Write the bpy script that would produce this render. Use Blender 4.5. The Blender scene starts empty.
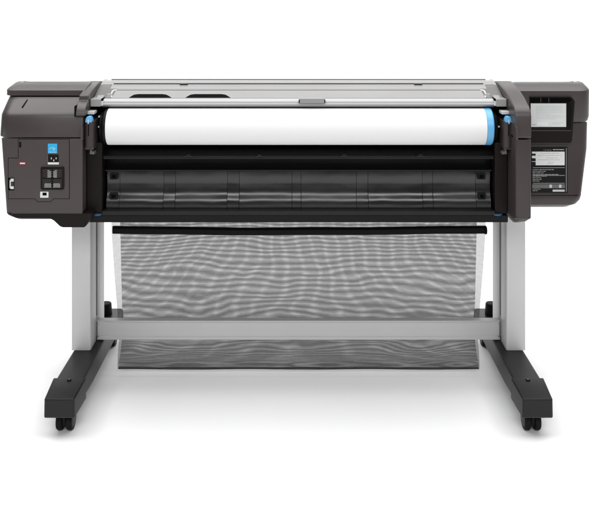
import bpy, bmesh, math, random
from mathutils import Vector, Matrix, noise as mnoise
random.seed(4)
PI = math.pi
C = bpy.context.scene.collection
D0, F, CX, HY, HC = 2.53, 860.2, 298.5, -17.0, 1.318
def S(Y): return F / (D0 + Y)                 # pixels per metre at depth Y (measuring the photograph)
def X(px, Y): return (px - CX) / S(Y)
def Z(py, Y): return HC - (py - HY) / S(Y)

# ------------------------------------------------------------------ materials
def mat(name, col, rough=.5, metal=0, bump=0, bscale=400, var=0, spec=.5, coat=0, rvar=0, aniso=None, trans=0):
    m = bpy.data.materials.new(name); m.use_nodes = True
    nt = m.node_tree; N = nt.nodes; L = nt.links; b = N['Principled BSDF']
    b.inputs['Base Color'].default_value = (*col, 1); b.inputs['Roughness'].default_value = rough
    b.inputs['Metallic'].default_value = metal; b.inputs['Specular IOR Level'].default_value = spec
    b.inputs['Coat Weight'].default_value = coat
    if trans: b.inputs['Transmission Weight'].default_value = trans
    tc = N.new('ShaderNodeTexCoord')
    src = tc.outputs['Object']
    if aniso:
        mp = N.new('ShaderNodeMapping'); mp.inputs['Scale'].default_value = aniso
        L.new(src, mp.inputs['Vector']); src = mp.outputs[0]
    if bump:
        n = N.new('ShaderNodeTexNoise'); n.inputs['Scale'].default_value = bscale; n.inputs['Detail'].default_value = 2
        L.new(src, n.inputs['Vector'])
        bp = N.new('ShaderNodeBump'); bp.inputs['Strength'].default_value = bump; bp.inputs['Distance'].default_value = .001
        L.new(n.outputs['Fac'], bp.inputs['Height']); L.new(bp.outputs[0], b.inputs['Normal'])
    if var or rvar:
        n2 = N.new('ShaderNodeTexNoise'); n2.inputs['Scale'].default_value = 7; n2.inputs['Detail'].default_value = 6
        L.new(src, n2.inputs['Vector'])
        if var:
            mr = N.new('ShaderNodeMapRange'); mr.inputs[1].default_value = .3; mr.inputs[2].default_value = .7
            mr.inputs[3].default_value = 1 - var; mr.inputs[4].default_value = 1 + var
            L.new(n2.outputs['Fac'], mr.inputs[0])
            mx = N.new('ShaderNodeVectorMath'); mx.operation = 'SCALE'; mx.inputs[0].default_value = col
            L.new(mr.outputs[0], mx.inputs['Scale']); L.new(mx.outputs[0], b.inputs['Base Color'])
        if rvar:
            m3 = N.new('ShaderNodeMapRange'); m3.inputs[1].default_value = .3; m3.inputs[2].default_value = .7
            m3.inputs[3].default_value = rough - rvar; m3.inputs[4].default_value = rough + rvar
            L.new(n2.outputs['Fac'], m3.inputs[0]); L.new(m3.outputs[0], b.inputs['Roughness'])
    return m
M = {
 'shell': mat('warm_grey_plastic', (.046,.0375,.036), .34, bump=.16, bscale=1100, var=.07, rvar=.05, spec=.5),
 'shell_dark': mat('dark_brown_plastic', (.0085,.0055,.0055), .42, bump=.1, bscale=900, var=.05, spec=.15),
 'seam': mat('seam_black', (.004,.003,.003), .7, spec=.1),
 'black': mat('black_plastic', (.006,.006,.006), .36, bump=.12, bscale=700, var=.1, rvar=.06, spec=.12),
 'panel': mat('black_glossy_panel', (.0035,.0035,.0038), .27, bump=.0, var=.1, rvar=.06, spec=.62),
 'deep': mat('deep_black', (.002,.002,.002), .8, spec=.04),
 'cover': mat('grey_cover_plastic', (.27,.267,.265), .25, bump=.04, bscale=600, var=.03),
 'alu': mat('brushed_aluminium', (.38,.38,.38), .5, metal=.2, bump=.10, bscale=60, aniso=(.3,30,30), var=.03),
 'grey': mat('mid_grey_plastic', (.10,.097,.095), .4, var=.04),
 'smoke': mat('smoked_grey_plastic', (.04,.039,.038), .3, spec=.3),
 'window': mat('pale_clear_window', (.60,.60,.60), .08, coat=.8),
 'bar': mat('grey_bar_paint', (.53,.53,.53), .45, bump=.15, bscale=1200, var=.02, metal=.15),
 'paint': mat('silver_grey_powder_coat', (.55,.55,.555), .45, bump=.15, bscale=1200, var=.02, metal=.15),
 'groove': mat('groove_grey', (.13,.13,.13), .5),
 'foot': mat('charcoal_foot_plastic', (.0080,.0080,.0085), .42, bump=.3, bscale=700, var=.1, spec=.28),
 'rubber': mat('black_rubber', (.005,.005,.005), .6, bump=.2, bscale=500, spec=.15),
 'paper': mat('white_paper', (.76,.76,.76), .8, spec=.2),
 'blue': mat('light_blue_plastic', (.12,.38,.66), .35),
 'deepblue': mat('dark_blue_plastic', (.015,.08,.18), .35),
 'cyan': mat('cyan_sticker', (.02,.36,.66), .4),
 'white': mat('white_label', (.62,.62,.62), .4),
 'silverlabel': mat('silver_label', (.52,.54,.53), .38, var=.12),
 'label': mat('black_label', (.006,.006,.006), .35, spec=.15),
 'inkgrey': mat('grey_ink', (.28,.28,.28), .5),
 'palegrey': mat('pale_print', (.45,.46,.46), .5),
 'chrome': mat('bright_metal', (.75,.74,.73), .25, metal=.9),
 'red': mat('dark_red_plastic', (.14,.015,.02), .4),
}
# low, broad waviness of the pressed black panels
def wavy(m, scale, strength):
    nt = m.node_tree; N = nt.nodes; L = nt.links
    tc = N.new('ShaderNodeTexCoord'); mp = N.new('ShaderNodeMapping'); mp.inputs['Scale'].default_value = (1, 1, 1.6)
    n = N.new('ShaderNodeTexNoise'); n.inputs['Scale'].default_value = scale; n.inputs['Detail'].default_value = 1.5
    bp = N.new('ShaderNodeBump'); bp.inputs['Strength'].default_value = strength; bp.inputs['Distance'].default_value = .012
    L.new(tc.outputs['Object'], mp.inputs[0]); L.new(mp.outputs[0], n.inputs['Vector']); L.new(n.outputs['Fac'], bp.inputs['Height'])
    L.new(bp.outputs[0], N['Principled BSDF'].inputs['Normal'])
wavy(M['panel'], 9, .24)

def mesh_fabric(name, pitch, duty, seed):
    m = bpy.data.materials.new(name); m.use_nodes = True
    nt = m.node_tree; N = nt.nodes; L = nt.links
    b = N['Principled BSDF']; out = N['Material Output']
    b.inputs['Base Color'].default_value = (.035,.035,.036,1); b.inputs['Roughness'].default_value = .6
    uv = N.new('ShaderNodeTexCoord')
    nz = N.new('ShaderNodeTexNoise'); nz.inputs['Scale'].default_value = 4; nz.inputs['Detail'].default_value = 3
    off = N.new('ShaderNodeVectorMath'); off.operation = 'ADD'; off.inputs[1].default_value = (seed, seed*.7, 0)
    an = N.new('ShaderNodeMapping'); an.inputs['Scale'].default_value = (.8, 1.5, 1)
    L.new(uv.outputs['UV'], off.inputs[0]); L.new(off.outputs[0], an.inputs['Vector']); L.new(an.outputs[0], nz.inputs['Vector'])
    sb = N.new('ShaderNodeVectorMath'); sb.operation = 'SUBTRACT'; sb.inputs[1].default_value = (.5,.5,.5)
    L.new(nz.outputs['Color'], sb.inputs[0])
    sc = N.new('ShaderNodeVectorMath'); sc.operation = 'SCALE'; sc.inputs['Scale'].default_value = .0042
    L.new(sb.outputs[0], sc.inputs[0])
    ad = N.new('ShaderNodeVectorMath'); ad.operation = 'ADD'
    L.new(uv.outputs['UV'], ad.inputs[0]); L.new(sc.outputs[0], ad.inputs[1])
    sp = N.new('ShaderNodeSeparateXYZ'); L.new(ad.outputs[0], sp.inputs[0])
    res = []
    for k in (0, 1):
        a = N.new('ShaderNodeMath'); a.operation = 'MULTIPLY'; a.inputs[1].default_value = 1/(pitch if k == 0 else pitch*.66)
        L.new(sp.outputs[k], a.inputs[0])
        f = N.new('ShaderNodeMath'); f.operation = 'FRACT'; L.new(a.outputs[0], f.inputs[0])
        g = N.new('ShaderNodeMath'); g.operation = 'LESS_THAN'; g.inputs[1].default_value = duty*(.7 if k == 0 else 1.12)
        L.new(f.outputs[0], g.inputs[0]); res.append(g)
    mx = N.new('ShaderNodeMath'); mx.operation = 'MAXIMUM'
    L.new(res[0].outputs[0], mx.inputs[0]); L.new(res[1].outputs[0], mx.inputs[1])
    al = N.new('ShaderNodeMath'); al.operation = 'MULTIPLY'; al.inputs[1].default_value = .92
    ra_ = N.new('ShaderNodeMath'); ra_.operation = 'MULTIPLY'; ra_.inputs[1].default_value = 1/.0046
    L.new(sp.outputs[1], ra_.inputs[0])
    rf = N.new('ShaderNodeMath'); rf.operation = 'FRACT'; L.new(ra_.outputs[0], rf.inputs[0])
    rg = N.new('ShaderNodeMath'); rg.operation = 'LESS_THAN'; rg.inputs[1].default_value = .4; L.new(rf.outputs[0], rg.inputs[0])
    rm_ = N.new('ShaderNodeMath'); rm_.operation = 'MULTIPLY'; rm_.inputs[1].default_value = .26; L.new(rg.outputs[0], rm_.inputs[0])
    rx_ = N.new('ShaderNodeMath'); rx_.operation = 'MAXIMUM'; L.new(mx.outputs[0], rx_.inputs[0]); L.new(rm_.outputs[0], rx_.inputs[1])
    L.new(rx_.outputs[0], al.inputs[0])
    tr = N.new('ShaderNodeBsdfTransparent'); ms = N.new('ShaderNodeMixShader')
    L.new(al.outputs[0], ms.inputs[0]); L.new(tr.outputs[0], ms.inputs[1]); L.new(b.outputs[0], ms.inputs[2])
    L.new(ms.outputs[0], out.inputs['Surface'])
    return m
M['mesh'] = mesh_fabric('black_net_fabric', .0021, .38, 0)

# ------------------------------------------------------------------ helpers
def wl(o):
    v = Vector((0,0,0))
    while o: v += o.location; o = o.parent
    return v
def tilt(bm, y0=.31, g=.17):
    # the tops fall gently towards the far side
    for v in bm.verts:
        if v.co.y > y0 and v.co.z > .95: v.co.z -= g*(v.co.y - y0)
def ob(name, bm, m, parent=None, bev=0, seg=2, ang=30, fix=True):
    if fix: bmesh.ops.recalc_face_normals(bm, faces=bm.faces)
    me = bpy.data.meshes.new(name); bm.to_mesh(me); bm.free()
    for p in me.polygons: p.use_smooth = True
    me.set_sharp_from_angle(angle=math.radians(ang))
    me.materials.append(M[m] if isinstance(m, str) else m)
    o = bpy.data.objects.new(name, me); C.objects.link(o)
    if parent: o.parent = parent; o.location = -wl(parent)
    if bev:
        b = o.modifiers.new('bevel', 'BEVEL'); b.width = bev; b.segments = seg; b.limit_method = 'ANGLE'
        b.angle_limit = math.radians(ang); b.harden_normals = True
    return o
def thing(name, label, cat, loc, group=None):
    o = bpy.data.objects.new(name, None); C.objects.link(o); o.location = loc
    o.empty_display_size = .1
    o['label'] = label; o['category'] = cat
    if group: o['group'] = group
    return o
def nb(): return bmesh.new()
def box(bm, x0, x1, y0, y1, z0, z1):
    v = [bm.verts.new((x, y, z)) for x in (x0, x1) for y in (y0, y1) for z in (z0, z1)]
    for f in ((0,1,3,2),(4,6,7,5),(0,4,5,1),(2,3,7,6),(0,2,6,4),(1,5,7,3)): bm.faces.new([v[i] for i in f])
    return bm
def loft(bm, rings):
    R = [[bm.verts.new(p) for p in r] for r in rings]; n = len(R[0])
    for a, b in zip(R, R[1:]):
        for i in range(n): bm.faces.new((a[i], a[(i+1) % n], b[(i+1) % n], b[i]))
    bm.faces.new(R[0][::-1]); bm.faces.new(R[-1])
    return bm
def prism(bm, pts, axis, lo, hi):
    def mk(t):
        if axis == 'X': return [(t, a, b) for a, b in pts]
        if axis == 'Y': return [(a, t, b) for a, b in pts]
        return [(a, b, t) for a, b in pts]
    return loft(bm, [mk(lo), mk(hi)])
def rr(x0, x1, y0, y1, z, r, n=6):
    """rounded rectangle in plan; r = radii at (x0,y0),(x1,y0),(x1,y1),(x0,y1)"""
    out = []
    for (cx, cy, a0), q in zip(((x0, y0, PI), (x1, y0, 1.5*PI), (x1, y1, 0), (x0, y1, .5*PI)), r):
        sx = 1 if cx == x0 else -1; sy = 1 if cy == y0 else -1
        ox, oy = cx + sx*q, cy + sy*q
        for k in range(n+1):
            a = a0 + .5*PI*k/n
            out.append((ox + q*math.cos(a), oy + q*math.sin(a), z))
    return out
def rr2(x0, x1, z0, z1, r, n=5): return [(p[0], p[1]) for p in rr(x0, x1, z0, z1, 0, (r,)*4, n)]
def cyl(bm, c, r, h, axis='Z', n=32, r2=None):
    r2 = r if r2 is None else r2
    def ring(t, q):
        o = []
        for k in range(n):
            a = 2*PI*k/n; u, v = q*math.cos(a), q*math.sin(a)
            o.append({'Z': (c[0]+u, c[1]+v, c[2]+t), 'X': (c[0]+t, c[1]+u, c[2]+v), 'Y': (c[0]+u, c[1]+t, c[2]+v)}[axis])
        return o
    return loft(bm, [ring(0, r), ring(h, r2)])
def lathe_x(bm, cy, cz, prof, n=64):
    rings = []
    for x, r in prof: rings.append([(x, cy + r*math.cos(2*PI*k/n), cz + r*math.sin(2*PI*k/n)) for k in range(n)])
    return loft(bm, rings)
def face_strip(bm, p, q, w, Y, t=.0012):
    """thin raised/inlaid line between two points (x,z) on a plane facing -Y"""
    a = Vector((p[0], p[1])); b = Vector((q[0], q[1])); d = (b - a).normalized(); n = Vector((-d.y, d.x))*w/2
    a -= d*w/2; b += d*w/2
    pts = [(a+n), (b+n), (b-n), (a-n)]
    return prism(bm, [(v.x, v.y) for v in pts], 'Y', Y - t, Y + .002)

# ================================================================== SETTING
bm = nb()
prof = [(-7, 0), (4.5, 0)] + [(4.5 + 1.6*math.sin(a), 1.6 - 1.6*math.cos(a)) for a in [PI/2*k/16 for k in range(1, 17)]] + [(6.1, 5)]
R = [[bm.verts.new((x, y, z)) for y, z in prof] for x in (-9, 9)]
for i in range(len(prof)-1): bm.faces.new((R[0][i], R[1][i], R[1][i+1], R[0][i+1]))
M['sweep'] = mat('white_studio_paper', (.94,.94,.94), .85, spec=.15, var=.004)
fl = ob('studio_floor', bm, 'sweep', fix=False); fl['kind'] = 'structure'

# ================================================================== PRINTER
pr = thing('large_format_printer', 'wide dark grey plotter with black roll bay and grey top cover, above the stand', 'printer', (0, .35, .58))

# --- left side module -------------------------------------------------
YL = .08
xr = -.6555
zb, zt = Z(213, YL), Z(137.2, YL)
bm = nb()
xb, xt = X(7.0, YL+.012), X(1.9, YL+.012)
r4 = lambda a: (a, .001, .03, .03)
loft(bm, [rr(xb, xr, YL, .60, zb+.0008, r4(.011)), rr(xt, xr, YL, .60, zt-.004, r4(.011))])
left = ob('side_module', bm, 'shell', pr, .0012)
bm = nb()
loft(bm, [rr(xb+.022, xr, YL+.02, .60, Z(219.0, YL+.02), r4(.02)),
          rr(xb+.010, xr, YL+.008, .60, Z(217.6, YL), r4(.016)),
          rr(xb+.003, xr, YL+.002, .60, Z(215.4, YL), r4(.013)),
          rr(xb, xr, YL, .60, zb-.0008, r4(.011))])
ob('bottom_bezel', bm, 'shell_dark', left, 0)
bm = nb()   # upper hood of the left module
zs = Z(117, YL)
x1 = X(0.9, YL+.034)
r5 = lambda a: (a, .001, .05, .05)
loft(bm, [rr(x1+.002, xr, YL-.001, .60, zt, r5(.035)),
          rr(x1, xr, YL-.001, .60, zt+.002, r5(.035)),
          rr(x1+.001, xr, YL+.007, .60, zs-.004, r5(.035)),
          rr(x1+.001, xr, YL+.0095, .60, zs+.004, r5(.036)),
          rr(x1+.002, xr, YL+.017, .60, zs+.013, r5(.038)),
          rr(x1+.002, xr, YL+.075, .60, Z(97, YL+.075), r5(.042))])
hood = ob('module_hood', bm, 'shell', pr, 0)
# lid on the left
YD = YL+.079
bm = nb()
xl = X(7.4, YD+.03)
loft(bm, [rr(xl, xr-.012, YD, .60, Z(95.6, YD), r5(.03)),
          rr(xl, xr-.012, YD, .60, Z(90.4, YD), r5(.03)),
          rr(xl+.001, xr-.012, YD+.004, .60, Z(89.2, YD+.004), r5(.032)),
          rr(xl+.006, xr-.012, YD+.068, .58, Z(83.0, YD+.068), r5(.032)),
          rr(xl+.010, xr-.012, YD+.084, .57, Z(82.2, YD+.084), r5(.034))])
tilt(bm)
ll = ob('module_lid', bm, 'shell', pr, 0)
bm = nb(); zt2 = Z(82.2, YD+.084)
loft(bm, [rr(xl+.024, xr-.02, YD+.088, .55, zt2-.006, r5(.03)), rr(xl+.024, xr-.02, YD+.088, .55, zt2+.0028, r5(.03))])
tilt(bm); ob('lid_window', bm, 'window', ll, .0015)
bm = nb()   # small embossed diagonal ridge on hood
zz = lambda Y: zs+.013 + (Y-YL-.012)/(.063)*(Z(97, YL+.075)-zs-.013)
pa, pb = (X(22.5, .115), .112), (X(27.5, .145), .143)
loft(bm, [[(pa[0]-.0015, pa[1], zz(pa[1])-.002), (pa[0]+.0015, pa[1], zz(pa[1])-.002), (pa[0]+.0015, pa[1], zz(pa[1])+.0012), (pa[0]-.0015, pa[1], zz(pa[1])+.0012)],
          [(pb[0]-.0015, pb[1], zz(pb[1])-.002), (pb[0]+.0015, pb[1], zz(pb[1])-.002), (pb[0]+.0015, pb[1], zz(pb[1])+.0012), (pb[0]-.0015, pb[1], zz(pb[1])+.0012)]])
ob('ridge', bm, 'seam', hood)
# dark plinth under the left module, with the drop down to the post
bm = nb()
pts = [(16,218), (50,218.4), (54,220.5), (60,226.2), (63,227.3), (84,227.3), (86,226), (92,217), (92,213.6), (11.5,213.6), (12.5,216)]
prism(bm, [(X(a, YL), Z(b, YL)) for a, b in pts], 'Y', YL-.002, .58)
ob('bottom_trim', bm, 'shell_dark', left, .0015)
# seams of the access panel
def poly_seam(name, pts, Y, w, parent, m='seam', closed=False, t=.0008):
    bm = nb(); q = [(X(a, Y), Z(b, Y)) for a, b in pts]
    if closed: q.append(q[0])
    for k, (p0, p1) in enumerate(zip(q, q[1:])): face_strip(bm, p0, p1, w, Y, t + .00013*(k % 3))
    return ob(name, bm, m, parent)
ap = [(18.6,139.6),(69.2,139.6),(69.2,198.4),(53.5,198.4),(50.5,201.3),(38,201.3),(35,198.4),(8.5,198.4),(8.5,158.4),(18.6,158.4)]
bm = nb(); q = [(X(a, YL), Z(b, YL)) for a, b in ap]
prism(bm, q, 'Y', YL-.0015, YL+.004)
acc = ob('access_panel', bm, 'shell', left, .0008)
poly_seam('panel_seam', ap, YL, .0028, left, closed=True)
poly_seam('panel_seam', [(12,213), (82,213)], YL, .0015, left, m='grey')
YA = YL-.0015
def plate(name, x0, x1, y0, y1, Y, t, m, parent, r=0, bev=0):
    bm = nb(); a, b, c, d = X(x0, Y), X(x1, Y), Z(y1, Y), Z(y0, Y)
    if r: prism(bm, rr2(a, b, c, d, r), 'Y', Y - t, Y + .001)
    else: box(bm, a, b, Y - t, Y + .001, c, d)
    return ob(name, bm, m, parent, bev)
# blue efficiency sticker: cyan square, white arc and star
st = plate('blue_sticker', 48, 57.2, 143.6, 153.2, YA, .0012, 'cyan', acc)
st['label'] = 'bright blue square sticker with white arc'
bm = nb()
cx, cz = X(52.5, YA), Z(149.2, YA)
for k in range(14):
    a = math.radians(25 + k*9.5); b = math.radians(25 + (k+1)*9.5); r = .0092
    face_strip(bm, (cx + r*math.cos(a), cz + r*.62*math.sin(a)-.001), (cx + r*math.cos(b), cz + r*.62*math.sin(b)-.001), .0012, YA-.0012, .0004+.0001*(k % 2))
for k in range(5):
    a = PI/2 + k*2*PI/5; b = a + 4*PI/5
    face_strip(bm, (cx + .004 + .0028*math.cos(a), cz - .0005 + .0028*math.sin(a)), (cx + .004 + .0028*math.cos(b), cz - .0005 + .0028*math.sin(b)), .0006, YA-.0012, .0004+.0001*k)
face_strip(bm, (X(49, YA), Z(152, YA)), (X(56.3, YA), Z(152, YA)), .0009, YA-.0012, .0004)
ob('sticker_print', bm, 'white', st)
# power inlet
pi_ = plate('power_inlet', 48, 58.6, 154.6, 162.0, YA, .002, 'label', acc, bev=.0006)
plate('inlet_lip', 48, 59, 162.2, 164.3, YA, .003, 'white', pi_, bev=.0005)
for px, py in ((51, 157.4), (53.4, 159.4), (55.8, 157.4)): plate('prong', px, px+.9, py, py+1.8, YA-.002, .0015, 'chrome', pi_)
plate('inlet_surround', 47.6, 48.1, 154.6, 162.2, YA, .0025, 'grey', pi_)
# slots
plate('vent_slot', 19.2, 21.2, 141.8, 147.4, YA, .0008, 'seam', acc)
rs = plate('fuse_slot', 18.4, 26.4, 160.8, 165.2, YA, .0008, 'red', acc)
plate('slot_marking', 20, 25, 162.6, 164, YA-.0008, .0006, 'white', rs)
pt = plate('data_port', 8.4, 14.2, 177.8, 190.2, YA, .0012, 'deep', acc)
for y0, y1, x0 in ((178.6, 181.6, 10.6), (186.2, 189, 10.4)): plate('port_contact', x0, 13.8, y0, y1, YA-.0012, .0008, 'chrome', pt, bev=.0003)
plate('port_socket', 9.6, 11, 180, 188, YA-.0012, .0006, 'palegrey', pt)
plate('port_socket', 11.6, 13.6, 182.5, 185.5, YA-.0012, .0006, 'smoke', pt)
nx = plate('network_port', 40.3, 48.6, 191.6, 197.6, YA, .002, 'white', acc, bev=.0005)
plate('port_hole', 42.6, 46.6, 192.6, 195.4, YA-.002, .0006, 'deep', nx)
# fan grille
gx0, gx1, gy0, gy1 = 40.8, 64.4, 166.4, 189.6
fg = plate('fan_grille', gx0, gx1, gy0, gy1, YA, .003, 'shell_dark', acc, r=.006, bev=.0008)
bm = nb()
prism(bm, rr2(X(42.8, YA), X(62.4, YA), Z(188, YA), Z(168.2, YA), .004), 'Y', YA-.0036, YA)
ob('fan_opening', bm, 'seam', fg)
bl, bd = nb(), nb()
gcx, gcz = X(52.6, YA), Z(178, YA)
pit = .0038
for i in range(-8, 9):
    for j in range(-8, 9):
        x = (i + (.5 if j % 2 else 0))*pit; z = j*pit*.88
        if abs(x) < .0034 or abs(z) > .0275 or abs(x) > .0285: continue
        if abs(z) < .0022: continue
        up = z > 0
        light = (up and abs(x) < .014 and z < .024 - .6*(.014-abs(x)) + .004) or (not up and z < -.014 and abs(x) < .024)
        h = [(gcx + x + .00135*math.cos(a*PI/3), gcz + z + .00135*math.sin(a*PI/3)) for a in range(6)]
        prism(bl if light else bd, h, 'Y', YA-.0042, YA-.003)
ob('guard_dots', bl, 'palegrey', fg); ob('guard_dots', bd, 'shell', fg)
bm = nb(); prism(bm, rr2(gcx-.0017, gcx+.0017, Z(187.6, YA), Z(168.6, YA), .0005), 'Y', YA-.0046, YA-.003)
ob('grille_rib', bm, 'shell_dark', fg)
# top text-like embossed ridge above grille
plate('grille_lip', 41.6, 62.5, 165.4, 166.6, YA, .0022, 'shell', fg, bev=.0004)

# --- right side module -------------------------------------------------
YR = .19
bm = nb()
xi = .690
xr0, xr1 = X(586.6, YR+.035), X(580.6, YR+.035)
rz = lambda a: (.001, a, .03, .03)
loft(bm, [rr(xi, xr1-.035, YR+.02, .60, Z(207, YR+.02), rz(.03)),
          rr(xi, xr1-.014, YR+.004, .60, Z(205, YR), rz(.035)),
          rr(xi, xr1-.004, YR-.001, .60, Z(200.5, YR), rz(.035)),
          rr(xi, xr1, YR-.001, .60, Z(196, YR), rz(.035)),
          rr(xi, xr1, YR, .60, Z(195.3, YR), rz(.035)),
          rr(xi, xr0-.002, YR, .60, Z(150, YR), rz(.035)),
          rr(xi, xr0, YR, .60, Z(123.5, YR), rz(.035))])
rm = ob('side_module', bm, 'shell_dark', pr, .001)
M['shell_shaded'] = mat('brown_grey_plastic_shaded', (.037,.0285,.0275), .38, bump=.16, bscale=1100, var=.07, spec=.4)  # shell plastic with the dimmer light of the lower housing darkened into its colour
rm.data.materials[0] = M['shell_shaded']
poly_seam('panel_seam', [(531,195.4), (577,195.4)], YR, .0020, rm)
bm = nb()
rx = X(588.6, YR+.04)
YT = YR-.004
loft(bm, [rr(xi, rx-.003, YT+.003, .60, Z(122, YT), rz(.05)),
          rr(xi, rx, YT, .60, Z(118, YT), rz(.05)),
          rr(xi, rx+.001, YT, .60, Z(91, YT), rz(.05)),
          rr(xi, rx, YT+.006, .60, Z(89.4, YT+.006), rz(.052)),
          rr(xi, rx-.006, YT+.045, .58, Z(83.8, YT+.045), rz(.045)),
          rr(xi, rx-.012, YT+.062, .57, Z(82.6, YT+.062), rz(.045))])
tilt(bm)
rl = ob('module_lid', bm, 'shell', pr, 0)
bm = nb(); z3 = Z(82.6, YT+.062)
loft(bm, [rr(xi+.012, rx-.030, YT+.066, .55, z3-.005, rz(.04)), rr(xi+.012, rx-.030, YT+.066, .55, z3+.003, rz(.04))])
tilt(bm); ob('lid_window', bm, 'window', rl, .0015)
# pocket holding the instruction sheet: a shallow tray proud of the module
YP = YT-.006
bm = nb()
prism(bm, [(X(a, YP), Z(b, YP)) for a, b in ((530,96.4),(570.8,96.4),(573.8,99.4),(575,101.5),(572.2,140.5),(570.5,143.8),(530,144.6))], 'Y', YP, YT+.004)
pk = ob('document_pocket', bm, 'shell_dark', rm, .002)
bm = nb(); prism(bm, [(X(a, YP), Z(b, YP)) for a, b in ((530,97.6),(569.6,97.6),(572.4,100.2),(568,102.6),(530,102.6))], 'Y', YP-.0008, YP+.002)
ob('pocket_opening', bm, 'deep', pk)
for px in (540.4, 548.4): plate('pocket_rib', px, px+.7, 97.8, 102.6, YP-.0008, .0008, 'shell_shaded', pk)
bm = nb(); face_strip(bm, (X(531, YP), Z(130.6, YP)), (X(570.6, YP), Z(130.6, YP)), .0022, YP, .0012)
face_strip(bm, (X(531, YP), Z(143.2, YP)), (X(570, YP), Z(143.2, YP)), .0016, YP, .0010)
ob('pocket_edge', bm, 'shell', pk)
bm = nb(); prism(bm, [(X(a, YP), Z(b, YP)) for a, b in ((566.6,103.6),(572.6,102.2),(570.4,129.6),(566.4,129.6))], 'Y', YP-.0012, YP+.001)
ob('pocket_side', bm, 'seam', pk)
sh = plate('instruction_sheet', 530.6, 566, 103.4, 126.8, YP, .0016, 'silverlabel', pk)
sh['label'] = 'silver grey instruction label with faint lines of print'
M['faint'] = mat('faint_print', (.33,.35,.35), .5)
plate('sheet_patch', 537, 548, 121.8, 125.8, YP-.0016, .0003, 'white', sh)
SHEET = sh
# rating label
lb = plate('rating_label', 530.6, 567.4, 147, 192.6, YR, .0014, 'label', rm)
lb['label'] = 'black and white safety and rating label'
plate('label_border', 566.0, 566.5, 148, 191.6, YR-.0014, .0003, 'inkgrey', lb)
plate('white_field', 532, 564.6, 151.6, 165.2, YR-.0014, .0004, 'white', lb)
YQ = YR-.0014
def words(name, rows, Y, h, m, parent, t=.0004, rule=None):
    rnd = random.Random(len(rows)*7 + int(rows[0][2]*10)); bm = nb()
    for x0, x1_, y in rows:
        x = x0
        while x < x1_ - .5:
            wd = min(rnd.uniform(.7, 3.2), x1_ - x)
            face_strip(bm, (X(x, Y)+h/2, Z(y, Y)), (X(x+wd, Y)-h/2, Z(y, Y)), h, Y, t); x += wd + .55
    return ob(name, bm, m, parent)
words('header_print', [(543.5,552,150.0)], YQ, .0012, 'inkgrey', lb)
words('header_print', [(553,564,149.6)], YQ, .0024, 'palegrey', lb)
words('label_print', [(532.6, 532.6+n, 169.6+k*1.62) for k, n in enumerate((22, 13, 11, 26, 15, 9, 9, 7))], YQ, .0019, 'inkgrey', lb)
words('label_print', [(532.6, 532.6+n, 189.2+k*1.5) for k, n in enumerate((8, 5))], YQ, .0017, 'inkgrey', lb)
for y0 in (167.6, 175.4, 183.2):
    bm = nb(); face_strip(bm, (X(533, YQ), Z(y0, YQ)), (X(564.5, YQ), Z(y0, YQ)), .0009, YQ, .0006); ob('print_rule', bm, 'palegrey', lb)
bm = nb(); face_strip(bm, (X(553.6, YQ), Z(190.6, YQ)), (X(563.6, YQ), Z(190.6, YQ)), .0062, YQ, .0006)
ob('white_patch', bm, 'palegrey', lb)
plate('symbol_strip', 532.2, 564.8, 184.2, 188.2, YQ, .0004, 'grey', lb)
for x0 in (549.5, 559): plate('label_symbol', x0, x0+2.4, 184.6, 187.8, YQ-.0004, .0003, 'palegrey', lb)
words('field_print', [(541,559,153.2),(538,562,155.4),(546,558,158.0),(538,560,159.8),(548,554,162.2),(547,553,163.8)], YQ-.0004, .0009, 'inkgrey', lb)
bm = nb()
for a, b in ((153.6,155.6),(158.2,161.2),(161.8,165.2)): box(bm, X(531.6, YQ), X(535.6, YQ), YQ-.0008, YQ, Z(b, YQ), Z(a, YQ))
ob('hazard_symbol', bm, 'label', lb)

words('sheet_print', [(536, 536+n, 106.4+k*1.5) for k, n in enumerate((26,27,25,27,26,14,25,27,20))] + [(553,563,122.6),(553,561,124.2)], YP-.0016, .0007, 'faint', SHEET, .0002)
words('sheet_symbol', [(532,536,124.6)], YP-.0016, .0020, 'inkgrey', SHEET, .0002)
# --- side arms ---------------------------------------------------------
# right arm: tall curved fin, profile in (Y,Z)
def arm_profile(Yf, k=0):
    return [(.60,.60), (.60,.950), (.34,.9915), (.264,.9995), (.17,.985), (.115,.972), (Yf+.045,.957), (Yf+.02,.948), (Yf+.006,.936), (Yf,.920)]
YF = .03
bm = nb()
up = arm_profile(YF)[1:] + [(YF, Z(138.6, YF)), (.60, Z(138.6, YF))]
prism(bm, up, 'X', .6455, .694)
ra = ob('side_arm_cap', bm, 'shell', pr, .006, 4)
M['shell_light'] = mat('pale_warm_grey_plastic', (.115,.100,.096), .40, bump=.12, bscale=900, var=.04)
bm = nb()
zA, zB = Z(219, YF), Z(139.8, YF)
loft(bm, [rr(.652, .668, YF+.05, .30, Z(224.4, YF+.03), (.008,)*4),
          rr(.648, .684, YF+.016, .40, Z(222.2, YF+.01), (.010,)*4),
          rr(.6465, .693, YF+.001, .50, zA, (.010,)*4),
          rr(.6465, .694, YF, .60, zA+.002, (.010,)*4),
          rr(.6465, .694, YF, .60, zB, (.010,)*4)])
ob('side_arm', bm, 'shell_shaded', pr, .001)
poly_seam('panel_seam', [(514.5,218.6), (530,218.6)], YF, .0014, ra, m='grey')
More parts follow.
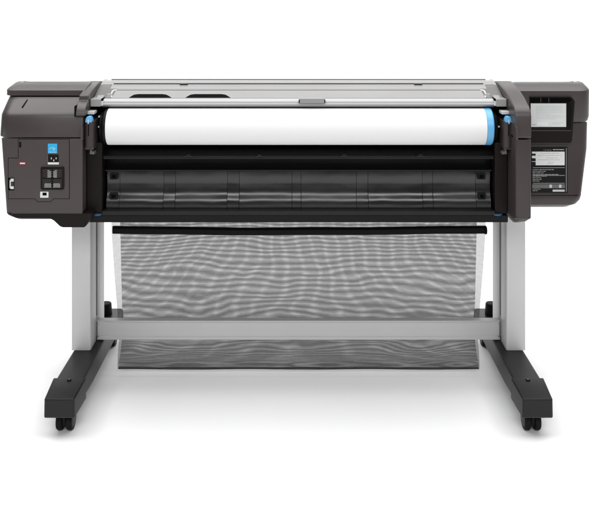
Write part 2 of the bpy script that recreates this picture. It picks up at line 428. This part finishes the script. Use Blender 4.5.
# left arm cap
bm = nb()
Yl = .070
loft(bm, [[(-.6455, y, z) for y, z in arm_profile(Yl-.0)[1:] + [(Yl, Z(116, Yl)), (.6, Z(116, Yl))]],
          [(-.675, y, z) for y, z in arm_profile(Yl-.0)[1:] + [(Yl, Z(116, Yl)), (.6, Z(116, Yl))]]])
la = ob('side_arm_cap', bm, 'shell', pr, .004, 4)
bm = nb(); box(bm, -.6772, -.6756, Yl-.002, Yl+.05, Z(117, Yl), Z(106, Yl))
ob('cap_shadow_gap', bm, 'seam', la)

# inner cheeks with the spool holders, both sides
for s in (-1, 1):
    bm = nb()
    xo = -.6545 if s < 0 else .6455
    a, b = sorted((xo, s*.606))
    prism(bm, [(.125, Z(214, .125)), (.60, .585), (.60, .96), (.30, .955), (.235, .935), (.225, .84), (.125, .825)], 'X', a, b)
    ck = ob('inner_cheek', bm, 'shell_dark', pr, .003)
    # holder: vertical curved post standing before the cheek
    Yh = .085
    hx = X(88.6, Yh) if s < 0 else X(508.6, Yh)
    bm = nb()
    zz0, zz1 = Z(148, Yh), Z(121.5, Yh)
    pr_ = []
    for k in range(13):
        a_ = PI*k/12; pr_.append((hx - .0145*math.cos(a_), Yh + .014 - .014*math.sin(a_)))
    pr_ += [(hx+.0145, .24), (hx-.0145, .24)]
    prism(bm, pr_, 'Z', zz0, zz1)
    hd = ob('spool_holder', bm, 'shell_shaded', pr, .002)
    bm = nb(); box(bm, hx-.0013, hx+.0013, Yh-.0008, Yh+.006, Z(136, Yh), Z(124.4, Yh)); ob('holder_slot', bm, 'deep', hd)
    bm = nb()
    kx = hx
    prism(bm, [(kx-.0098, Z(122.4, Yh)), (kx+.0098, Z(122.4, Yh)), (kx+.0088, Z(119, Yh)), (kx+.005, Z(116.6, Yh)), (kx-.005, Z(116.6, Yh)), (kx-.0088, Z(119, Yh))], 'Y', Yh-.004, Yh+.025)
    bt = ob('blue_button', bm, 'blue', hd, .002)
    bm = nb(); box(bm, kx-.0012, kx+.0012, Yh-.006, Yh-.003, Z(123.6, Yh), Z(119.2, Yh)); ob('button_pointer', bm, 'white', bt)
    # bright little bracket above the button
    bm = nb(); box(bm, hx-.016, hx+.012, Yh+.02, Yh+.06, Z(115.5, Yh), Z(112.5, Yh)); ob('holder_bracket', bm, 'palegrey', hd, .0015)
    bm = nb(); box(bm, hx-.016, hx-.008, Yh+.022, Yh+.05, Z(112.6, Yh), Z(108.5, Yh)) if s < 0 else box(bm, hx+.008, hx+.016, Yh+.022, Yh+.05, Z(112.6, Yh), Z(108.5, Yh))
    ob('holder_bracket', bm, 'grey', hd, .0015)
    # ear on the outside
    bm = nb(); ex = X(82, YL) if s < 0 else X(516.6, YF)
    ye = YL if s < 0 else YF
    prism(bm, rr2(ex-.0035, ex+.0035, Z(140.4, ye), Z(126.4, ye), .0033), 'Y', ye-.006, ye+.03)
    ob('holder_ear', bm, 'shell', hd, .001)
    # lower clip
    bm = nb(); c = X(91.6, .1) if s < 0 else X(505, .1)
    prism(bm, [(c-.006, Z(154, .1)), (c+.009, Z(154.4, .1)), (c+.007, Z(151.6, .1)), (c+.001, Z(151.4, .1)), (c+.0, Z(149, .1)), (c-.004, Z(149.4, .1))] if s < 0 else
              [(c+.006, Z(154, .1)), (c-.009, Z(154.4, .1)), (c-.007, Z(151.6, .1)), (c-.001, Z(151.4, .1)), (c-.0, Z(149, .1)), (c+.004, Z(149.4, .1))], 'Y', .098, .13)
    ob('holder_clip', bm, 'grey', hd, .001)
    bm = nb(); box(bm, hx-.012, hx+.013, Yh+.006, .14, Z(150, Yh), Z(147.4, Yh)); ob('holder_foot', bm, 'shell', hd, .001)
    # blue loading tab at the bottom
    bm = nb(); Yb = .118; tx = X(97, Yb) if s < 0 else X(498, Yb)
    pts = [(tx + .016*math.cos(a_), Yb + .012 - .018*math.sin(a_)) for a_ in [PI*k/12 for k in range(13)]]
    prism(bm, pts, 'Z', Z(215.4, Yb), Z(214.2, Yb))
    ob('blue_tab', bm, 'deepblue', ck, .0006)

# --- black chassis between the arms -------------------------------------
bm = nb()
prism(bm, [(.60,.585), (.60,.955), (.30,.955), (.245,.935), (.245,.82), (.215,.808), (.150,.7915), (.136,.782), (.134,.7775), (.138,.7715), (.190,.7690), (.192,.7405),
           (.185,.60), (.185,.585)], 'X', -.606, .606)
ch = ob('roll_bay', bm, 'black', pr, .0012)
bm = nb(); box(bm, -.604, .604, .1305, .140, Z(158.9, .131), Z(157.6, .131)); ob('bay_ledge', bm, 'foot', ch, .0008)
for px in (259, 344, 420, 188):    # little latches on the tray edge
    bm = nb(); box(bm, X(px-4, .13), X(px+4, .13), .128, .150, Z(157.4, .13), Z(155.9, .13)); box(bm, X(px-1.5, .13), X(px+2.5, .13), .130, .152, Z(155.9, .13)-.0002, Z(154.6, .13))
    ob('tray_latch', bm, 'foot', ch, .0008)
# pressed front panels with seams
def panel_prof(off=0):
    ps = [(170.3,.160),(171,.157),(175,.156),(180.5,.1575),(181.5,.1590),(184,.1585),(187,.1580),(190,.1572),(192.5,.1558),(194.5,.1538),(196.5,.1508),(198.5,.1474),(200.5,.1448),(203,.1432),(206,.1426),(210.2,.1430)]
    pts = []
    for y, Y in ps: pts.append((Y - off, Z(y, Y)))
    return pts
Yp = .15
edges = [106.5, 119.4, 163.4, 175.2, 227.2, 239.2, 292, 301, 356.4, 368.2, 422.6, 433.0, 476, 490.8]
for k, (a, b) in enumerate(zip(edges, edges[1:])):
    xa, xb_ = X(a, Yp)+.0002, X(b, Yp)-.0002
    bm = nb(); p = panel_prof(-.0006 if k % 2 == 0 else 0)
    n = max(2, int((xb_-xa)/.02))
    rings = []
    for i in range(n+1):
        x = xa + (xb_-xa)*i/n
        t = i/n
        rings.append([(x, y + .0016*math.sin(x*31+k*2.1)*math.sin(x*13+1)*math.sin(PI*q/(len(p)-1))**2, z) for q, (y, z) in enumerate(p)] + [(x, .183, p[-1][1]), (x, .183, p[0][1])])
    loft(bm, rings)
    o = ob('bay_panel', bm, 'panel', pr, .0008)
    if k in (0, len(edges)-2):
        cxp = X(113.8, Yp) if k == 0 else X(481.5, Yp)
        for y0 in (176.2, 196):
            yy = .152 if y0 < 190 else .145
            bm = nb(); prism(bm, rr2(cxp-.013, cxp+.013, Z(y0+3.2, yy), Z(y0-3, yy), .004), 'Y', yy-.002, yy+.02); h = ob('panel_latch', bm, 'black', o, .001)
            bm = nb(); prism(bm, rr2(cxp-.006, cxp+.006, Z(y0+1.6, yy), Z(y0-1.2, yy), .002), 'Y', yy-.006, yy); ob('latch_button', bm, 'deep', h, .001)
bm = nb(); box(bm, -.603, .603, .152, .19, Z(171.2, .152), Z(169.9, .152)); ob('panel_top_rail', bm, 'foot', ch, .0006)
bm = nb(); prism(bm, [(.118, Z(215.4, .118)), (.118, Z(211.6, .118)), (.124, Z(210.4, .124)), (.185, Z(209.4, .16)), (.185, Z(215.4, .118))], 'X', -.605, .605)
ob('bottom_lip', bm, 'foot', ch, .001)
bm = nb(); prism(bm, [(.121, Z(222.4, .121)), (.119, Z(215.6, .119)), (.50, Z(215.6, .119)), (.50, Z(222.4, .121))], 'X', -.6445, .6455)
ob('bottom_beam', bm, 'black', pr, .001)

# --- top cover ----------------------------------------------------------
def cp(y, Y): return (Y, Z(y, Y))
bm = nb()
tp = [cp(105.2,.1450), cp(103.6,.1450), cp(102.9,.1485), cp(102.5,.1490), cp(102.0,.1482), cp(100.6,.1510), cp(99.4,.1560), cp(98.5,.1625), (.166, Z(98.2,.16)-.002), (.24,.93), (.24,.925), (.16,.930)]
prism(bm, tp, 'X', -.612, .6105)
fb = ob('front_beam', bm, 'alu', pr, .0006, ang=20)
bm = nb()
tp = [(.166, Z(98.0,.166)-.004), cp(97.9,.166), cp(89.6,.232), cp(89.2,.236), cp(88.8,.238), (.300,.95), (.30,.925)]
prism(bm, tp, 'X', -.586, .586)
cv = ob('cover_window', bm, 'cover', pr, .001, ang=20)
bm = nb()
tp = [(.236,.935), cp(88.6,.2385), cp(85.2,.262), cp(84.7,.268), cp(84.2,.270), (.275, Z(84,.275)-.002), (.40,.96), (.40,.935)]
prism(bm, tp, 'X', -.606, .606)
o = ob('cover_rail', bm, 'cover', pr, .0008, ang=20)
bm = nb()
tp = [(.2755, .95), (.2755, Z(83.7,.276)-.002), cp(83.4,.279), cp(82.0,.290), cp(80.6,.304), cp(80.0,.312), (.325, .9960), (.36, .992), (.56,.962), (.60,.955), (.60,.93)]
prism(bm, tp, 'X', -.64, .642)
tc_ = ob('top_cover', bm, 'cover', pr, .001, ang=20)
bm = nb(); box(bm, -.602, .602, .2710, .2785, .97, Z(83.3,.2768)); ob('cover_gap', bm, 'seam', tc_)
bm = nb(); box(bm, -.62, .62, .319, .327, .98, Z(79.0,.32)); ob('rear_edge', bm, 'groove', tc_, .001)
# little dark latches under the top edge
for px in (184, 418):
    bm = nb(); box(bm, X(px-4, .27), X(px+4, .27), .262, .276, Z(84.6, .27), Z(83.2, .27)); ob('cover_latch', bm, 'smoke', tc_, .0005)
# dark finger openings
def slope_pt(y): # Y on the window slope for an image row
    t = (97.9 - y)/(97.9 - 89.6); return .166 + t*(.232-.166)
def on_slope(pts, h0, h1):
    lo, hi = [], []
    for px, py in pts:
        Y = slope_pt(py); zz_ = Z(py, Y)
        lo.append((X(px, Y), Y, zz_+h0)); hi.append((X(px, Y), Y, zz_+h1))
    return lo, hi
for x0, x1_ in ((129, 171.5), (185.5, 230.5)):
    pts = [(x0, 98-.2), (x1_, 98-.2), (x1_-2.4, 96.2), (x1_-5, 94.8), (x1_-9, 94.2), (x0+9, 94.2), (x0+5, 94.8), (x0+2.4, 96.2)]
    bm = nb(); lo, hi = on_slope(pts, -.003, .0006); loft(bm, [lo, hi]); h = ob('finger_opening', bm, 'deep', cv)
# pale moulded border of the window at both ends, dark border line along the top
def curve_rim(side):
    pts_o = [(111,97.6),(111,93.5),(111.8,91.4),(113.6,90.2),(116.4,89.8)]
    pts_i = [(112.3,97.6),(112.3,93.8),(113,92),(114.4,91),(116.4,90.6)]
    q = pts_o + pts_i[::-1]
    if side > 0: q = [(597-a, b) for a, b in q]
    return q
for s in (-1, 1):
    bm = nb(); lo, hi = on_slope(curve_rim(s), -.003, .0018); loft(bm, [lo, hi]); ob('window_rim', bm, 'palegrey', cv)
bm = nb(); lo, hi = on_slope([(116.8,90.4),(480.2,90.4),(480.2,89.7),(116.8,89.7)], -.003, .0009); loft(bm, [lo, hi]); ob('window_gap', bm, 'groove', cv)
# centre pull handle on the beam
bm = nb(); box(bm, X(299.5, .145), X(324.5, .145), .1415, .160, Z(104, .145), Z(98.4, .145)); h = ob('pull_handle', bm, 'cover', fb, .001)
bm = nb()
bm.free()
for px in (299.2, 324.8):
    bm = nb(); box(bm, X(px-.5, .144), X(px+.5, .144), .1405, .150, Z(102.6, .144), Z(99.6, .144)); ob('handle_slot', bm, 'seam', h)
bm = nb(); box(bm, X(300.5, .144), X(323.5, .144), .1407, .150, Z(103.9, .144), Z(103.3, .144)); ob('handle_line', bm, 'groove', h)
# ends of the cover: hinge blocks
for s in (-1, 1):
    def bx2(x0, x1_, y0, y1, z0, z1, name, m, par=pr, bev=.0015):
        a, b = sorted((s*x0, s*x1_)); bm = nb(); box(bm, a, b, y0, y1, z0, z1); return ob(name, bm, m, par, bev)
    e = bx2(.6125, .6440, .131, .20, Z(106.6, .131), Z(99, .131), 'beam_end', 'cover')
    bx2(.6085, .6125, .140, .19, Z(105.8, .14), Z(101.2, .14), 'beam_end_strip', 'white', e, .0006)  # white strip painted in as the bright highlight on the beam end
    bx2(.6085, .613, .142, .19, Z(101.0, .142), Z(98.6, .142), 'beam_end_strip', 'deep', e, .0006)
    # sloping end plate
    def endprism(x0, x1_, prof, name, m, par, bev=.001):
        a, b = sorted((s*x0, s*x1_)); bm = nb(); prism(bm, prof, 'X', a, b); return ob(name, bm, m, par, bev)
    endprism(.5865, .644, [(.165,.93), cp(98.6,.168), cp(89.5,.232), cp(84.5,.270), (.272,.93)], 'cover_end', 'grey', pr)
    en = endprism(.588, .605, [(.21,.94), cp(92.6,.213), cp(85.6,.262), (.265,.94)], 'hinge_plate', 'smoke', pr)
    endprism(.589, .6045, [(.176,.94), cp(97.8,.176), cp(94.0,.182), cp(93.4,.196), (.21,.94)], 'hinge_block', 'cover', pr)
    endprism(.613, .634, [(.172,.94), cp(99.2,.172), cp(95.6,.180), cp(94.8,.20), (.21,.94)], 'hinge_block', 'cover', pr)
    endprism(.610, .632, [(.215,.94), cp(92.2,.216), cp(85.4,.262), (.265,.94)], 'hinge_plate', 'groove', pr)
    endprism(.6345, .6450, [(.16,.93), cp(100.5,.165), cp(90.6,.225), cp(83.2,.28), (.33,.999), (.33,.94)], 'cover_edge', 'cover', pr)
# black block put in as the shade of the gap above the roll
bm = nb(); box(bm, -.605, .605, .20, .244, .915, .9245); ob('bay_gap_shade', bm, 'deep', ch)

# ================================================================== PAPER ROLL
ry, rzc, rad = .1545, .8705, .0565
roll = thing('paper_roll', 'roll of white paper with a light blue end ring, lying across the printer', 'paper roll', (0, ry, rzc-rad))
xL, xP, xB = X(104.8, .1), X(487.4, .1), X(494.8, .1)
bm = nb(); lathe_x(bm, ry, rzc, [(xL, rad-.002), (xL+.001, rad), (xP, rad), (xP+.0004, rad-.002)], 96); ob('paper', bm, 'paper', roll)
bm = nb(); lathe_x(bm, ry, rzc, [(xP+.0006, rad-.001), (xP+.001, rad+.0008), (xB-.004, rad+.0008), (xB-.001, rad-.001), (xB, rad-.005)], 96); ob('blue_ring', bm, 'blue', roll)
bm = nb(); lathe_x(bm, ry, rzc, [(xL-.012, .03), (xL-.010, rad-.002), (xL-.006, rad+.0005), (xL-.0005, rad+.0005), (xL-.0003, .03)], 64); ob('spindle_flange', bm, 'black', roll)
bm = nb(); lathe_x(bm, ry, rzc, [(xL-.020, .012), (xL-.0195, rad-.010), (xL-.013, rad-.008), (xL-.0125, .012)], 64); ob('spindle_flange', bm, 'black', roll)
bm = nb(); lathe_x(bm, ry, rzc, [(xB+.0005, .02), (xB+.001, rad-.006), (xB+.012, rad-.012), (xB+.013, .02)], 64); ob('spindle_flange', bm, 'black', roll)
bm = nb(); lathe_x(bm, ry, rzc, [(-.645, .012), (.645, .012)], 24); ob('spindle', bm, 'deep', roll)
for x0, py in ((99.2, 116.6), (99, 126.8), (498.8, 126.6)):
    bm = nb(); c = X(x0, .12); cyl(bm, (c, .118, Z(py, .118)), .0028, .012, 'Y', 10); ob('hub_pin', bm, 'chrome', roll)

# ================================================================== STAND
sd = thing('printer_stand', 'silver grey metal stand with two posts, a cross bar and long black castered feet', 'stand', (0, .30, 0))
for s in (-1, 1):
    a, b = .679, .742
    bm = nb(); prism(bm, rr(min(s*a, s*b), max(s*a, s*b), .28, .36, 0, (.004,)*4, 3) and [(p[0], p[1]) for p in rr(min(s*a, s*b), max(s*a, s*b), .28, .36, 0, (.005,)*4, 3)], 'Z', .118, .585)
    po = ob('post', bm, 'paint', sd, 0)
    # inner extrusion flange, stepped
    bm = nb(); x0, x1_ = sorted((s*.6775, s*.720)); box(bm, x0, x1_, .3615, .372, .20, .584); ob('post_groove', bm, 'groove', po)
    bm = nb(); x0, x1_ = sorted((s*.674, s*.738)); prism(bm, [(p[0], p[1]) for p in rr(x0, x1_, .3735, .46, 0, (.006,)*4, 3)], 'Z', .125, .584); ob('post_rear', bm, 'paint', po)
    bm = nb(); x0, x1_ = sorted((s*.6785, s*.674)); box(bm, x0, x1_, .366, .3705, .515, .57); ob('post_catch', bm, 'inkgrey', po)
    # foot arm: tapered prism, profile in (Y,Z)
    bm = nb()
    prf = [(.02,.062), (.20,.050), (.52,.050), (.66,.060), (.675,.075), (.672,.105), (.655,.113), (.40,.117), (.06,.117), (.02,.114)]
    x0, x1_ = sorted((s*.652, s*.736)); prism(bm, prf, 'X', x0, x1_)
    ft = ob('foot', bm, 'foot', sd, .006, 3)
    bm = nb()
    def cr(Y, z0, z1, i, o):
        q = [(i, z0), (o, z0), (o-.001, z1), (i+.001, z1)]
        return [(s*p[0], Y, p[1]) for p in q]
    loft(bm, [cr(-.050, .064, .1165, .647, .733), cr(-.046, .062, .119, .6455, .7345), cr(.074, .060, .1235, .642, .743)])
    cpp = ob('foot_cap', bm, 'foot', ft, .004, 3)
    bm = nb(); cyl(bm, (s*.690, .058, .1215), .0068, .0036, 'Z', 20); sc_ = ob('cap_screw', bm, 'rubber', cpp, .0006)
    bm = nb(); cyl(bm, (s*.690, .058, .1252), .003, .0012, 'Z', 6); ob('screw_head', bm, 'grey', sc_)
    bm = nb(); cyl(bm, (s*.702, .60, .112), .024, .043, 'Z', 24, r2=.021); ob('foot_lever', bm, 'rubber', ft, .004)
    # casters front and rear
    for Yc in (.012, .60):
        bm = nb()
        xc = s*.687
        prism(bm, [(Yc-.026,.040), (Yc-.022,.058), (Yc-.01,.066), (Yc+.014,.066), (Yc+.026,.052), (Yc+.022,.034), (Yc-.012,.014), (Yc-.022,.018)], 'X', xc-.0052, xc+.0052)
        cs = ob('caster', bm, 'rubber', sd, .002)
        for t in (-1, 1):
            bm = nb(); c = xc + t*.0150
            rings = [(c-.0092, .022), (c-.0086, .027), (c-.0050, .0295), (c+.0050, .0295), (c+.0086, .027), (c+.0092, .022)]
            lathe_x(bm, Yc, .0297, rings, 40); w = ob('wheel', bm, 'rubber', cs)
            bm = nb(); lathe_x(bm, Yc, .0297, [(c + t*.0092, .020), (c + t*.0105, .010)] if t > 0 else [(c + t*.0105, .010), (c + t*.0092, .020)], 24); ob('wheel_hub', bm, 'foot', w)
        bm = nb(); cyl(bm, (xc, Yc+.0, .05), .008, .02, 'Z', 16); ob('caster_stem', bm, 'grey', cs)
# cross bar with top flange and lower lip
Yc0 = .356
z0, z1 = Z(339.8, Yc0), Z(320.5, Yc0)
bm = nb()
prism(bm, [(Yc0, z0), (Yc0, z0+.009), (Yc0+.002, z0+.010), (Yc0+.002, z0+.0125), (Yc0+.0008, z0+.0135), (Yc0+.0008, z1-.0085), (Yc0+.0028, z1-.0075), (Yc0+.0028, z1-.004),
           (Yc0-.002, z1-.003), (Yc0-.002, z1), (Yc0+.024, z1), (Yc0+.024, z0)], 'X', -.6765, .6765)
cb = ob('cross_bar', bm, 'bar', sd, .0008)
for s in (-1, 1):
    bm = nb(); x0, x1_ = sorted((s*.6755, s*.674)); box(bm, x0, x1_, Yc0-.0012, Yc0+.004, z0+.006, z1-.006); bk = ob('end_bracket', bm, 'groove', cb, .0)
    for zz_ in (z0+.012, z1-.012):
        bm = nb(); cyl(bm, (s*.6705, Yc0-.001, zz_), .0022, .003, 'Y', 12); ob('bracket_bolt', bm, 'chrome', bk)

# ================================================================== CATCH BASKET
bk = thing('paper_catch_basket', 'black net fabric basket with a black top rod, hanging below the printer between the posts', 'basket', (0, .46, .02))
# path of the cloth: (Y, Z, halfwidth, weight of wrinkles)
def path():
    P = []
    for k in range(46):
        t = k/45; P.append((.402 - .006*t, .572 - .412*t))
    n0 = len(P)
    for k in range(1, 9): t = k/8; P.append((.396 - .042*(t*t*(3-2*t)), .16 - .12*t))
    for k in range(1, 13): a = PI*k/12; P.append((.354 + .010*(1-math.cos(a)), .040 - .022*math.sin(a)))
    for k in range(1, 56): t = k/55; P.append((.374 + .191*t**.55, .040 + .535*t))
    return P
P = path()
bm = nb(); uvl = bm.loops.layers.uv.new('UVMap')
arc = [0]
for a, b in zip(P, P[1:]): arc.append(arc[-1] + math.hypot(b[0]-a[0], b[1]-a[1]))
NX = 150; grid = []
for j, (Y, z) in enumerate(P):
    hw = .607 + .031*max(0, min(1, (z-.12)/.36))**.8
    row = []
    for i in range(NX+1):
        u = -1 + 2*i/NX
        x = u*hw
        w = mnoise.noise((x*2.6, arc[j]*9, 3.1)) * .0030 + mnoise.noise((x*5 + arc[j]*5, arc[j]*26 - x*3, 8.0)) * .0014
        if 54 <= j <= 68: w *= .5
        if j < 6: w *= 1.8
        vv = arc[j] if j < 61 else arc[61] + (arc[j]-arc[61])*1.09
        if j > 68: w = .3*w + mnoise.noise((x*2 + 5, arc[j]*5, 9.1)) * .003
        Yw = Y + w*(.35 if 54 <= j <= 68 else 1)
        zw = z - (.0012*math.sin(u*PI*3+1) if 50 < j < 70 else 0)
        row.append((bm.verts.new((x, Yw, zw)), u*.638, vv))
    grid.append(row)
for j in range(len(P)-1):
    for i in range(NX):
        q = (grid[j][i], grid[j][i+1], grid[j+1][i+1], grid[j+1][i])
        f = bm.faces.new([v[0] for v in q])
        for lp, v in zip(f.loops, q): lp[uvl].uv = (v[1], v[2])
net = ob('net_fabric', bm, M['mesh'], bk, fix=False, ang=180)
# rods
def rod(Y, y0, y1, xa, xb_, name):
    bm = nb(); c0 = (Z(y0, Y)+Z(y1, Y))/2; h = (Z(y0, Y)-Z(y1, Y))/2; rings = []
    for k in range(41):
        t = k/40; u = 2*t - 1; c = c0 - .0058*(1-u*u)*(1-.35*u) + .0007*math.sin(u*9+1)
        rings.append([(xa + (xb_-xa)*t, Y+a, c+b) for a, b in ((0,-h), (-.004,-h*.5), (-.004,h*.5), (0,h), (.010,h), (.010,-h))])
    loft(bm, rings)
    return ob(name, bm, 'rubber', bk, .001)
r0 = rod(.386, 226.2, 233.6, X(112.4, .386), X(486.6, .386), 'top_rod')
bm = nb(); cyl(bm, (X(484.6, .386), .390, Z(230.6, .386)), .0135, .008, 'X', 20); ob('rod_cap', bm, 'rubber', r0, .002)
bm = nb(); box(bm, -.62, .62, .5705, .578, .568, .582); ob('rear_rod', bm, 'rubber', bk, .001)
bm = nb(); box(bm, -.62, .62, .404, .412, .568, .582); ob('hanging_rail', bm, 'rubber', bk, .001)
# hem along the bottom fold
bm = nb(); box(bm, -.606, .606, .3600, .3680, .0205, .0240); ob('bottom_hem', bm, 'rubber', bk, .001)

# ================================================================== LIGHT
w = bpy.data.worlds.new('World'); bpy.context.scene.world = w; w.use_nodes = True
w.node_tree.nodes['Background'].inputs[0].default_value = (1, 1, 1, 1)
w.node_tree.nodes['Background'].inputs[1].default_value = .18
def area(name, loc, tgt, sx, sy, e):
    l = bpy.data.lights.new(name, 'AREA'); l.shape = 'RECTANGLE'; l.size = sx; l.size_y = sy; l.energy = e
    o = bpy.data.objects.new(name, l); C.objects.link(o); o.location = loc
    o.rotation_euler = (Vector(tgt)-Vector(loc)).to_track_quat('-Z', 'Y').to_euler()
    return o
area('overhead_softbox', (0, .1, 3.6), (0, .3, 0), 6.0, 3.2, 225)
area('backdrop_fill', (0, 3.3, 4.4), (0, 5.9, .6), 9, 2.4, 255)  # unseen fill lamp, added to lift the grey backdrop to white
area('front_softbox', (0, -4.2, 3.2), (0, .2, .4), 3.5, 1.3, 100)

# ================================================================== CAMERA
cam = bpy.data.cameras.new('camera'); co = bpy.data.objects.new('camera', cam); C.objects.link(co)
co.location = (0, -D0, HC); co.rotation_euler = (PI/2, 0, 0)
cam.sensor_width = 36; cam.sensor_fit = 'HORIZONTAL'; cam.lens = F/589*36
cam.shift_x = -(CX-294.5)/589; cam.shift_y = -(258.5-HY)/589
cam.clip_start = .05; cam.clip_end = 100
sc = bpy.context.scene; sc.camera = co
sc.render.engine = 'CYCLES'; sc.cycles.transparent_max_bounces = 24
sc.view_settings.view_transform = 'Standard'; sc.view_settings.look = 'None'; sc.view_settings.gamma = 1; sc.view_settings.exposure = 0
